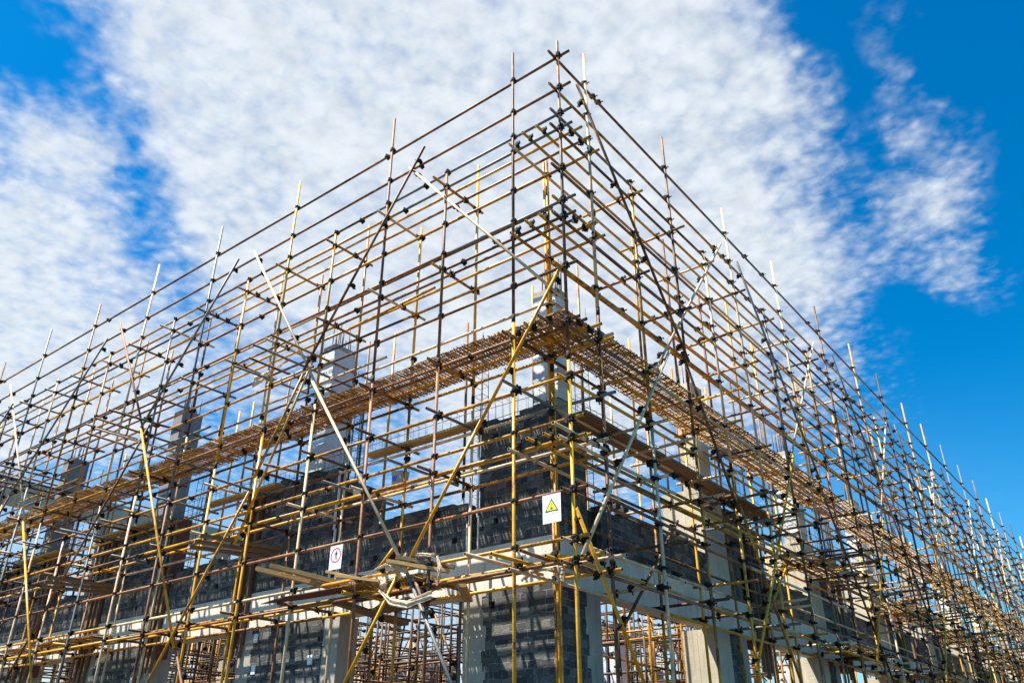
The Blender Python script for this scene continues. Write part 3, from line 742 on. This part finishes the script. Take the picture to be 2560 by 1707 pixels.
for i in range(900):
    x, y = -3.2 - random.randrange(22)*1.12, 3.8 + random.randrange(21)*1.15; z = random.choice((-.4, .5, 1.2, 1.9, 2.6, 3.3, 4.0, 4.7))
    if z < hmax(x, y) - .5: coupler('F', (x, y, z), 'L')
# clutter of poles in front of the rear wing
for i in range(110):
    x, y = ru(-29, -19.5), ru(3.5, 20); upright('F', (x, y), min(ru(4.5, 8.4), hmax(x, y, .25)) if x < -23 else ru(3.5, 5.5), tilt=.05)
for z in (2.8, 3.6, 4.4, 5.2, 6.0, 6.8, 7.6):
    for i in range(9): y = 3.6 + i*1.8; runtube('F', 'ledger_pole', (-29.5, y, z+ru(-.15,.15)), (-24 if z > 5 else -20.5, y, z+ru(-.15,.15)), n=6)
    for i in range(6): x = -29 + i*1.8; runtube('F', 'ledger_pole', (x, 3.2, z+ru(-.15,.15)), (x, 21, z+ru(-.15,.15)), n=6) if (z < 5 or x < -23) else None
ROOT['F'] = empty('interior_falsework', (-10, 12, GZ), 'dense forest of steel poles and cross bars standing inside the building courtyard', 'scaffold')
# ------------------------------------------------------------------ emit scaffold parts
LIM = 100
for (w, name), items in PARTS.items():
    items.sort(key=lambda t: t[0]); root = ROOT[w]
    for dist, g in items[:LIM]:
        if isinstance(g, MB): o = g.build(name, root, True)
        else:
            o = bpy.data.objects.new(name, CME); COL.objects.link(o); o.parent = root; o.matrix_parent_inverse = PINV(root); o.matrix_basis = g
    rest = items[LIM:]
    if rest:
        mb = MB()
        for dist, g in rest:
            if isinstance(g, MB): mb.add(g)
            else: mb.add(CMB, g)
        o = mb.build(name, root); o['kind'] = 'stuff'
        o['label'] = {'coupler': 'all the smaller and farther black clamps', 'ledger_pole': 'all the farther horizontal poles', 'upright_pole': 'all the farther upright poles', 'cross_pole': 'all the farther short cross poles'}.get(name, 'all the farther poles of this kind')
# ------------------------------------------------------------------ bamboo mats
ORD = ['first','second','third','fourth','fifth','sixth','seventh','eighth','ninth','tenth','eleventh','twelfth','thirteenth','fourteenth','fifteenth','sixteenth','seventeenth','eighteenth','nineteenth','twentieth']
def ordi(n):
    if n < 20: return ORD[n]
    t = ['twenty','thirty','forty','fifty'][(n+1)//10 - 2]; r = (n+1) % 10
    return (t + '-' + ORD[r-1]) if r else {'twenty': 'twentieth', 'thirty': 'thirtieth', 'forty': 'fortieth', 'fifty': 'fiftieth'}[t]
def mat(w, a0, a1, z, label, group, d0=-.04, d1=.95, dens=.030, cat='mat'):
    mb = MB(); a = a0; k = 0
    ph = ru(0, 9)
    while a < a1:
        s0, s1 = d0 + .03 + ru(-.03, .02), d1 + ru(-.025, .025); wd = ru(.0105, .014)
        sk = ru(-.015, .015); za = z + ru(0, .012) + .018*math.sin(a*3.1+ph); 
        pts = []
        nseg = 3
        for i in range(nseg):
            u0, u1 = i/nseg, (i+1)/nseg
            q0 = s0 + (s1-s0)*u0; q1 = s0 + (s1-s0)*u1; z0_ = za + (.008 if (i+k) % 2 else -.004); z1_ = za + (.008 if (i+1+k) % 2 else -.004)
            c0, c1 = a + sk*(u0-.5)*2, a + sk*(u1-.5)*2; n = len(mb.v); t = .007
            for cc_, q, zz in ((c0, q0, z0_), (c1, q1, z1_)):
                for (oa, oz) in ((-wd, 0), (wd, 0), (wd*.7, t), (-wd*.7, t)):
                    mb.v.append(pt(w, cc_ + oa, q, zz + oz))
            fs = [[0,1,5,4],[1,2,6,5],[2,3,7,6],[3,0,4,7]]
            if i == 0: fs.append([3,2,1,0])
            if i == nseg-1: fs.append([4,5,6,7])
            # share vertices so that a slat is one island
            if i: 
                for j in range(4): mb.v.pop(n)   # drop duplicated start ring
                n -= 4
            for f_ in fs: mb.f.append([n+j for j in f_]); mb.m.append(0); mb.sm.append(False)
        a += dens * ru(.75, 1.2); k += 1
    d = .0
    while d < .97:      # lengthwise weavers
        e = d + ru(.014, .03)
        mb.box(*sorted2(pt(w, a0, d, z + .013 + ru(0, .012)), pt(w, a1, e, z + .019 + ru(.007, .012))), M_bam); d += ru(.06, .1)
    mb.mats = [M_bam]; mb.m = [0]*len(mb.f)
    o = mb.build('bamboo_mat', None, True); return tag(o, label, cat, group)
def sorted2(a, b):
    lo = tuple(min(a[i], b[i]) for i in range(3)); hi = tuple(max(a[i], b[i]) for i in range(3)); return lo, hi
ZM = ZL['C'] + .145
# slim bearers so the mats lie on the upper side of the cross poles
def corner_mat():
    pass
a = .02; n = 0
while a < 27:
    e = a + ru(1.4, 1.8)
    mat('L', a, e - .02, ZM + (.02 if n % 2 else 0), f'split bamboo mat on the middle deck of the left scaffold, {ordi(n)} panel from the corner', 'bamboo mats on the left middle deck', dens=.030 if a < 14 else .045)
    a = e; n += 1
a = .9; n = 0
while a < 56:
    e = a + ru(1.4, 1.8)
    mat('R', a, e - .02, ZM - .0 + (.02 if n % 2 else 0) + .02, f'split bamboo mat on the middle deck of the right scaffold, {ordi(n)} panel from the corner', 'bamboo mats on the right middle deck', d0=-.04, d1=.95, dens=.030 if a < 12 else .048)
    a = e; n += 1
ZE = ZL['E'] + .15
for i, (a0, a1) in enumerate(((2.7, 3.7), (3.7, 4.8), (11.9, 13.4), (13.4, 15.0), (15.0, 16.6), (17.4, 19.2))):
    mat('L', a0, a1 - .02, ZE + (.02 if i % 2 else 0), f'split bamboo mat on the lowest left deck, {ordi(i)} one from the corner', 'bamboo mats on the lowest left deck')
for i, (a0, lv) in enumerate(((9.6, 'D'), (11.2, 'D'), (11.3, 'E'), (12.9, 'E'), (16, 'D'), (17.6, 'D'), (17.9, 'E'), (19.2, 'D'), (19.6, 'E'), (22.4, 'D'), (24, 'D'), (24.2, 'E'), (25.6, 'D'), (25.8, 'E'), (28.8, 'D'), (30.4, 'D'), (31, 'E'), (32, 'D'), (33, 'E'), (35, 'D'), (37, 'D'), (39, 'D'))):
    mat('R', a0, a0 + 1.56, ZL[lv] + .15, f'split bamboo mat on a lower right deck, {ordi(i)} one out from the corner', 'bamboo mats on the lower right decks', dens=.04)
# ------------------------------------------------------------------ timber
def plank(name, p, q, w, t, m, label, cat='plank', group=None, roll_=0., taper=1.):
    p, q = Vector(p), Vector(q); L = (q-p).length; d = (q-p).normalized(); s = d.cross(Vector((0,0,1))).normalized(); u = s.cross(d)
    s, u = s*math.cos(roll_) + u*math.sin(roll_), u*math.cos(roll_) - s*math.sin(roll_)
    b = MB(); n = 8
    for i in range(n+1):
        k = i/n; c = L*(k-.5); ww = w*(1 if k > .3 else (taper + (1-taper)*k/.3)) * ru(.985, 1.015)
        for a, c2 in ((-1,-1),(1,-1),(1,1),(-1,1)): b.v.append((c, a*ww/2, c2*t/2 + .004*math.sin(i)))
    for i in range(n):
        o = i*4
        for j in range(4): b.f.append([o+j, o+(j+1)%4, o+4+(j+1)%4, o+4+j]); b.m.append(0); b.sm.append(False)
    b.f += [[3,2,1,0], [n*4, n*4+1, n*4+2, n*4+3]]; b.m += [0,0]; b.sm += [False, False]; b.mats.append(m)
    o = b.build(name); o.matrix_world = Matrix.Translation((p+q)/2) @ Matrix((d, s, u)).transposed().to_4x4()
    return tag(o, label, cat, group)
plank('plank', (-5.98, -.5, 3.02), (-4.55, .62, 2.60), .16, .065, M_wood, 'thick raw plank jutting over the lowest deck, the lower and longer of two', group='planks jutting over the lowest deck')
plank('plank', (-5.62, -.5, 3.02), (-4.3, .75, 2.62), .15, .065, M_wood, 'thick raw timber plank jutting out over the left lowest deck, the upper of two', group='planks jutting over the lowest deck')
plank('plank', (-4.5, -.25, 2.82), (-3.55, .1, 2.57), .09, .04, M_wood, 'thin pale notched batten lying on the lowest deck left of the crossed braces')
plank('plank', (-4.3, -.22, 2.73), (-3.2, .2, 2.55), .1, .04, M_wood, 'short pale board lying behind the thin notched batten on the lowest deck')
plank('plank', (-3.12, -.28, 2.78), (-2.3, .15, 2.60), .13, .05, M_wood, 'short board caught in the white rag at the foot of the crossed braces')
plank('plank', (-3.0, -.22, 2.83), (-2.25, .22, 2.66), .09, .05, M_wood2, 'short dark board lying on top of the rag-wrapped board by the crossed braces')
plank('plywood_sheet', (-6.04, -.28, 2.50), (-4.1, .28, 2.66), .34, .014, M_form, 'thin brown plywood sheet with a pointed end lying on the lowest left deck', 'sheet', taper=.03)
plank('plank', (-4.6, .1, 2.42), (-4.9, 1.9, 2.34), .2, .06, M_wood2, 'weathered plank hanging below the lowest deck in front of the second pier')
plank('plank', (-2.0, .1, 2.36), (-2.6, .95, 2.34), .13, .05, M_wood, 'yellow plank under the lowest deck next to the corner pier')
plank('plank', (-1.7, .3, 2.50), (-2.7, .5, 2.52), .2, .04, M_wood, 'flat board beside the cross poles of the lowest deck by the corner')
for i in range(3):
    plank('plank', (-3.4 + i*.35, .2, 2.34 - .03*i), (-4.6 + i*.2, .9 , 2.36), .22, .04, M_wood2, f'dark plank under the lowest left deck, {ORD[i]} from the corner', group='dark planks under the lowest deck')
dk = [((-5.0, .86), (-2.3, .88), 'near the corner pier'), ((-10.0, .86), (-7.6, .88), 'left of the second pier'), ((-14.6, .86), (-12.2, .86), 'by the third pier'), ((-18.9, .86), (-16.2, .86), 'farthest left')]
for i, (p, q, s_) in enumerate(dk):
    plank('plank', (*p, ZL['D4'] + .135), (*q, ZL['D4'] + .135), .23, .045, M_wood, f'yellowish scaffold board below the left bamboo mats, {s_}', group='boards below the left mats')
for i, (a0, a1) in enumerate(((1.3, 3.9), (4.0, 6.6), (6.7, 9.4))):
    for j in range(2):
        plank('plank', (-.68 - .24*j, a0, ZL['D4'] + .02), (-.69 - .24*j, a1, ZL['D4'] + .02), .21, .045, M_wood2, f'{"outer" if j == 0 else "inner"} scaffold board below the right mats, {ORD[i]} pair from the corner', group='boards below the right mats')
for i, (a, z, s_) in enumerate(((8.4, 3.78, 'beside the second pier'), (14.2, 3.78, 'beside the third pier'))):
    for j in range(3): plank('plank', (-a + .3*j, -.35 - .1*j, z + .04*j), (-a + .6 + .2*j, 1.05, z - .02 + .05*j), .1, .06, M_wood2, f'bundled timber bearer poking out {s_}, {["lowest", "middle", "top"][j]} of three', group='bundled timber bearers')
# ------------------------------------------------------------------ signs
def sign_base(loc, w, h, label, rx=0, rz=0):
    root = empty('sign', loc, label, 'sign'); root.rotation_euler = (rx, 0, rz)
    b = MB(); n = 8
    for i in range(n+1):
        for j in range(3):
            b.v.append((-w/2 + w*i/n, .0012*math.sin(i*1.1) + .0, -h*j/2))
    nv_ = len(b.v); b.v += [(x, y + .004, z) for x, y, z in b.v]
    for i in range(n):
        for j in range(2):
            q = [i*3+j, (i+1)*3+j, (i+1)*3+j+1, i*3+j+1]; b.f.append(q[::-1]); b.f.append([k + nv_ for k in q]); b.m += [0, 0]; b.sm += [True, True]
    b.mats.append(M_white)
    o = b.build('board'); o.parent = root
    return root
def flat(name, root, polys, y=-.002):
    b = MB()
    for pts, m in polys:
        b.poly([(x, y, z) for x, z in pts], m)
        y -= .0006
    o = b.build(name); o.parent = root; return o
def arc(cx, cz, r0, r1, n=40, a0=0, a1=360):
    out = []
    for i in range(n):
        t0, t1 = R(a0+(a1-a0)*i/n), R(a0+(a1-a0)*(i+1)/n)
        out.append([(cx+r0*math.cos(t0), cz+r0*math.sin(t0)), (cx+r1*math.cos(t0), cz+r1*math.sin(t0)), (cx+r1*math.cos(t1), cz+r1*math.sin(t1)), (cx+r0*math.cos(t1), cz+r0*math.sin(t1))])
    return out
s1 = sign_base((-.352, -.0, 3.33), .295, .385, 'white warning board with a yellow triangle hanging from a rail beside the corner pole', rz=.0)
flat('warning_triangle', s1, [([(-.112, -.235), (.112, -.235), (0, -.055)], M_green), ([(-.083, -.2185), (.083, -.2185), (0, -.086)], M_yellow)])
b = MB()
for pts in ([(-.022,-.205),(.02,-.205),(.02,-.188),(-.022,-.188)], [(-.008,-.182),(.008,-.182),(.008,-.170),(-.008,-.170)], [(-.014,-.160),(-.004,-.160),(-.004,-.153),(-.014,-.153)], [(.004,-.160),(.014,-.160),(.014,-.153),(.004,-.153)], [(-.003,-.15),(.003,-.15),(.003,-.12),(-.003,-.12)]):
    b.poly([(x, -.0036, z) for x, z in pts], M_ink)
o = b.build('symbol'); o.parent = s1
b = MB(); b.poly([(x, -.002, z) for x, z in ((-.115,-.268),(.115,-.262),(.115,-.258),(-.115,-.264))], M_ink); o = b.build('line'); o.parent = s1
s2 = sign_base((-4.65, .022, 3.31), .29, .385, 'white board with a red circle and slash over a black walking figure')
b = MB()
for q in arc(0, -.16, .098, .122): b.poly([(x, -.002, z) for x, z in q], M_red)
c, s_ = math.cos(R(-45)), math.sin(R(-45)); b.poly([(x, -.0034, -.16 + z) for x, z in ((-.11*c - .011*s_, -.11*s_ + -.011*c), (.11*c - .011*s_, .11*s_ - .011*c), (.11*c + .011*s_, .11*s_ + .011*c), (-.11*c + .011*s_, -.11*s_ + .011*c))], M_red)
o = b.build('prohibition_ring'); o.parent = s2
b = MB(); y = -.0028
b.poly([(.012*math.cos(R(i*30)) + .012, y, -.092 + .012*math.sin(R(i*30))) for i in range(12)], M_ink)
for pts in ([(-.012,-.110),(.034,-.110),(.042,-.150),(.034,-.155),(.026,-.13),(.022,-.17),(-.008,-.17),(-.008,-.13),(-.022,-.152),(-.03,-.146)], [(-.008,-.172),(.006,-.172),(-.010,-.235),(-.028,-.235)], [(.010,-.172),(.022,-.172),(.036,-.235),(.018,-.235)]):
    b.poly([(x, y, z) for x, z in pts], M_ink)
o = b.build('figure_symbol'); o.parent = s2
# ------------------------------------------------------------------ bucket, rags, bags
bk = empty('bucket', (-4.25, .95, 4.36), 'translucent grey plastic bucket with a blue mark hanging above the low wall', 'bucket')
b = MB(); n = 28
pr = [(.128, 0), (.135, .01), (.150, .30), (.158, .31), (.158, .335), (.150, .34), (.150, .335), (.142, .30), (.122, .02)]
for i in range(n):
    a = 2*math.pi*i/n
    for r, z in pr: b.v.append((r*math.cos(a), r*math.sin(a), z))
k = len(pr)
for i in range(n):
    for j in range(k-1): q = [i*k+j, ((i+1) % n)*k+j, ((i+1) % n)*k+j+1, i*k+j+1]; b.f.append(q); b.m.append(0); b.sm.append(True)
b.f.append([i*k for i in range(n)][::-1]); b.m.append(0); b.sm.append(False); b.f.append([i*k+k-1 for i in range(n)]); b.m.append(0); b.sm.append(False)
b.mats.append(M_bucket); o = b.build('bucket_body'); o.parent = bk
b = MB()
for i in range(12): t0, t1 = math.pi*i/12, math.pi*(i+1)/12; b.tube((.16*math.cos(t0), 0, .33+.14*math.sin(t0)), (.16*math.cos(t1), 0, .33+.14*math.sin(t1)), .0035, M_rebar, 5)
o = b.build('handle'); o.parent = bk; o.rotation_euler.z = .6
b = MB(); ca = R(-88)
pts = []
for i in range(16):
    a = 2*math.pi*i/16; u = .058*math.cos(a)*(1+.15*math.sin(3*a)); z = .20 + .055*math.sin(a); r = .1455 + (z-.2)*.05; th = ca + u/r; pts.append((r*math.cos(th)*1.01, r*math.sin(th)*1.01, z))
c0 = (math.cos(ca)*.150, math.sin(ca)*.150, .20)
for i in range(16): b.poly([c0, pts[i], pts[(i+1) % 16]], M_blue)
o = b.build('blue_mark'); o.parent = bk
def cloth(name, path, width, label, cat, wob=.009, sag=0.0, m=None):
    """a crumpled strip along a path of points, with its width given as a vector"""
    b = MB(); pts = [Vector(p) for p in path]; n = 26; wv = [Vector(v) for v in width]; nw = 6
    def ev(L_, t):
        t *= len(L_)-1; i = min(int(t), len(L_)-2); f_ = t-i; f_ = f_*f_*(3-2*f_); return L_[i].lerp(L_[i+1], f_)
    for i in range(n+1):
        t = i/n; c = ev(pts, t) - Vector((0,0,sag*math.sin(math.pi*t))); w_ = ev(wv, t)*.72
        for j in range(nw+1):
            s = j/nw - .5; b.v.append(tuple(c + w_*s + Vector((ru(-wob,wob)*.5, ru(-wob,wob) + wob*1.8*math.sin(j*1.9+i*.25), ru(-wob,wob)*.5))))
    for i in range(n):
        for j in range(nw): a_ = i*(nw+1)+j; b.f.append([a_, a_+1, a_+nw+2, a_+nw+1]); b.m.append(0); b.sm.append(True)
    b.mats.append(m or M_cloth); o = b.build(name); 
    md = o.modifiers.new('thick', 'SOLIDIFY'); md.thickness = .004
    return tag(o, label, cat)
cloth('rag', [(-3.55,-.12,2.74),(-3.2,-.18,2.78),(-2.95,-.16,2.68),(-2.85,-.1,2.6)], [(0,0,.03),(.0,0,.09),(.02,0,.14),(.02,0,.06)], 'pale torn sheet strip draped across the rail left of the crossed braces', 'rag')
cloth('rag', [(-3.4,-.14,2.42),(-3.1,-.2,2.22),(-2.75,-.2,2.14),(-2.35,-.12,2.24)], [(.02,0,.05),(.02,0,.13),(0,0,.15),(0,0,.16)], 'pale swag of torn sheet hanging below the crossed braces', 'rag')
cloth('rag', [(-3.38,-.1,2.62),(-3.33,-.14,2.5),(-3.3,-.1,2.4)], [(.14,0,0),(.18,0,.02),(.04,0,0)], 'small pale triangle of torn sheet left of the crossed braces', 'rag')
cloth('rag', [(-2.75,-.1,2.86),(-2.5,-.1,2.82),(-2.38,-.05,2.8)], [(0,0,.06),(0,0,.07),(0,0,.09)], 'pale strip of sheet tied round the upright right of the crossed braces', 'rag')
cloth('rag', [(-2.36,-.03,2.80),(-2.28,-.05,2.6),(-2.36,0,2.38)], [(.06,0,0),(.10,0,0),(.04,0,0)], 'pale loop of sheet hanging down beside the upright right of the crossed braces', 'rag')
cloth('rag', [(-2.9,-.13,2.9),(-2.95,-.15,2.75),(-2.85,-.13,2.62)], [(.05,0,0),(.12,0,.02),(.1,0,0)], 'pale knot of sheet wrapped round the crossing of the braces', 'rag')
cloth('plastic_strip', [(-1.05,.25,2.33),(-.85,.25,2.44),(-.55,.3,2.43),(-.42,.3,2.42)], [(0,0,.05),(0,0,.07),(0,0,.06),(0,0,.04)], 'crumpled pinkish plastic strip lying on the corner cross poles', 'rag', .01)
cloth('plastic_strip', [(-.46,.3,2.45),(-.45,.3,2.34),(-.44,.3,2.24)], [(.14,0,0),(.16,0,0),(.15,0,0)], 'small hanging pinkish plastic flap behind the corner pole', 'rag', .01)
cloth('torn_sheet', [(-8.6,.55,7.55),(-8.1,.6,7.66),(-7.5,.62,7.82)], [(.12,0,.36),(.05,0,.22),(0,0,.03)], 'tapering translucent sheet blown out from the poles left of the second column', 'rag', .012)
cloth('rag', [(-18.6,.1,5.4),(-18.5,.1,5.25),(-18.5,.1,5.0)], [(.12,0,0),(.3,0,0),(.2,0,0)], 'small white rag snagged on poles at the far left edge', 'rag')
b = MB(); n = 12
for i in range(n+1):
    for j in range(n):
        t, p_ = math.pi*i/n, 2*math.pi*j/n; r = .075*(1+ru(-.22,.2)); b.v.append((r*math.sin(t)*math.cos(p_), r*math.sin(t)*math.sin(p_), r*math.cos(t)*.95))
for i in range(n):
    for j in range(n): b.f.append([i*n+j, i*n+(j+1) % n, (i+1)*n+(j+1) % n, (i+1)*n+j]); b.m.append(0); b.sm.append(True)
b.mats.append(M_wrap); o = b.build('plastic_bag'); o.location = (-4.71, .4, 4.28); tag(o, 'crumpled white plastic bag knotted on a rail above the low wall', 'bag')
# ------------------------------------------------------------------ far green nets
for i, (x, y, z, w_, h_) in enumerate(((-21.5, 9.5, .9, 3.5, 2.2), (-21.5, 15.5, .7, 4.5, 2.0), (-23.5, 27, 1.7, 6, 1.8), (-12, 27.5, 1.2, 8, 1.6))):
    b = MB(); nn = 20
    for k in range(nn+1):
        for j in range(7): b.v.append((x - .1*math.sin(k*.9) + .1*ru(-1, 1) + (w_*(k/nn-.5) if i == 3 else 0), y + (w_*(k/nn - .5) if i != 3 else .2*math.sin(k)), z + h_*(j/6-.5)))
    for k in range(nn):
        for j in range(6): b.f.append([k*7+j, k*7+j+1, (k+1)*7+j+1, (k+1)*7+j]); b.m.append(0); b.sm.append(True)
    b.mats.append(M_net); o = b.build('safety_net'); md = o.modifiers.new('t', 'SOLIDIFY'); md.thickness = .01
    tag(o, ['green safety net hung on the falsework deep at the lower left', 'green safety net hung farther back at the lower left, wider one', 'green net on the far edge of the site, seen low through the poles', 'long green net across the far side of the courtyard, seen under the beam'][i], 'net')
SC.render.engine = 'CYCLES'

for o in bpy.data.objects:
    if 'label' in o and not 4 <= len(o['label'].split()) <= 16: print('LABEL', len(o['label'].split()), o['label'])
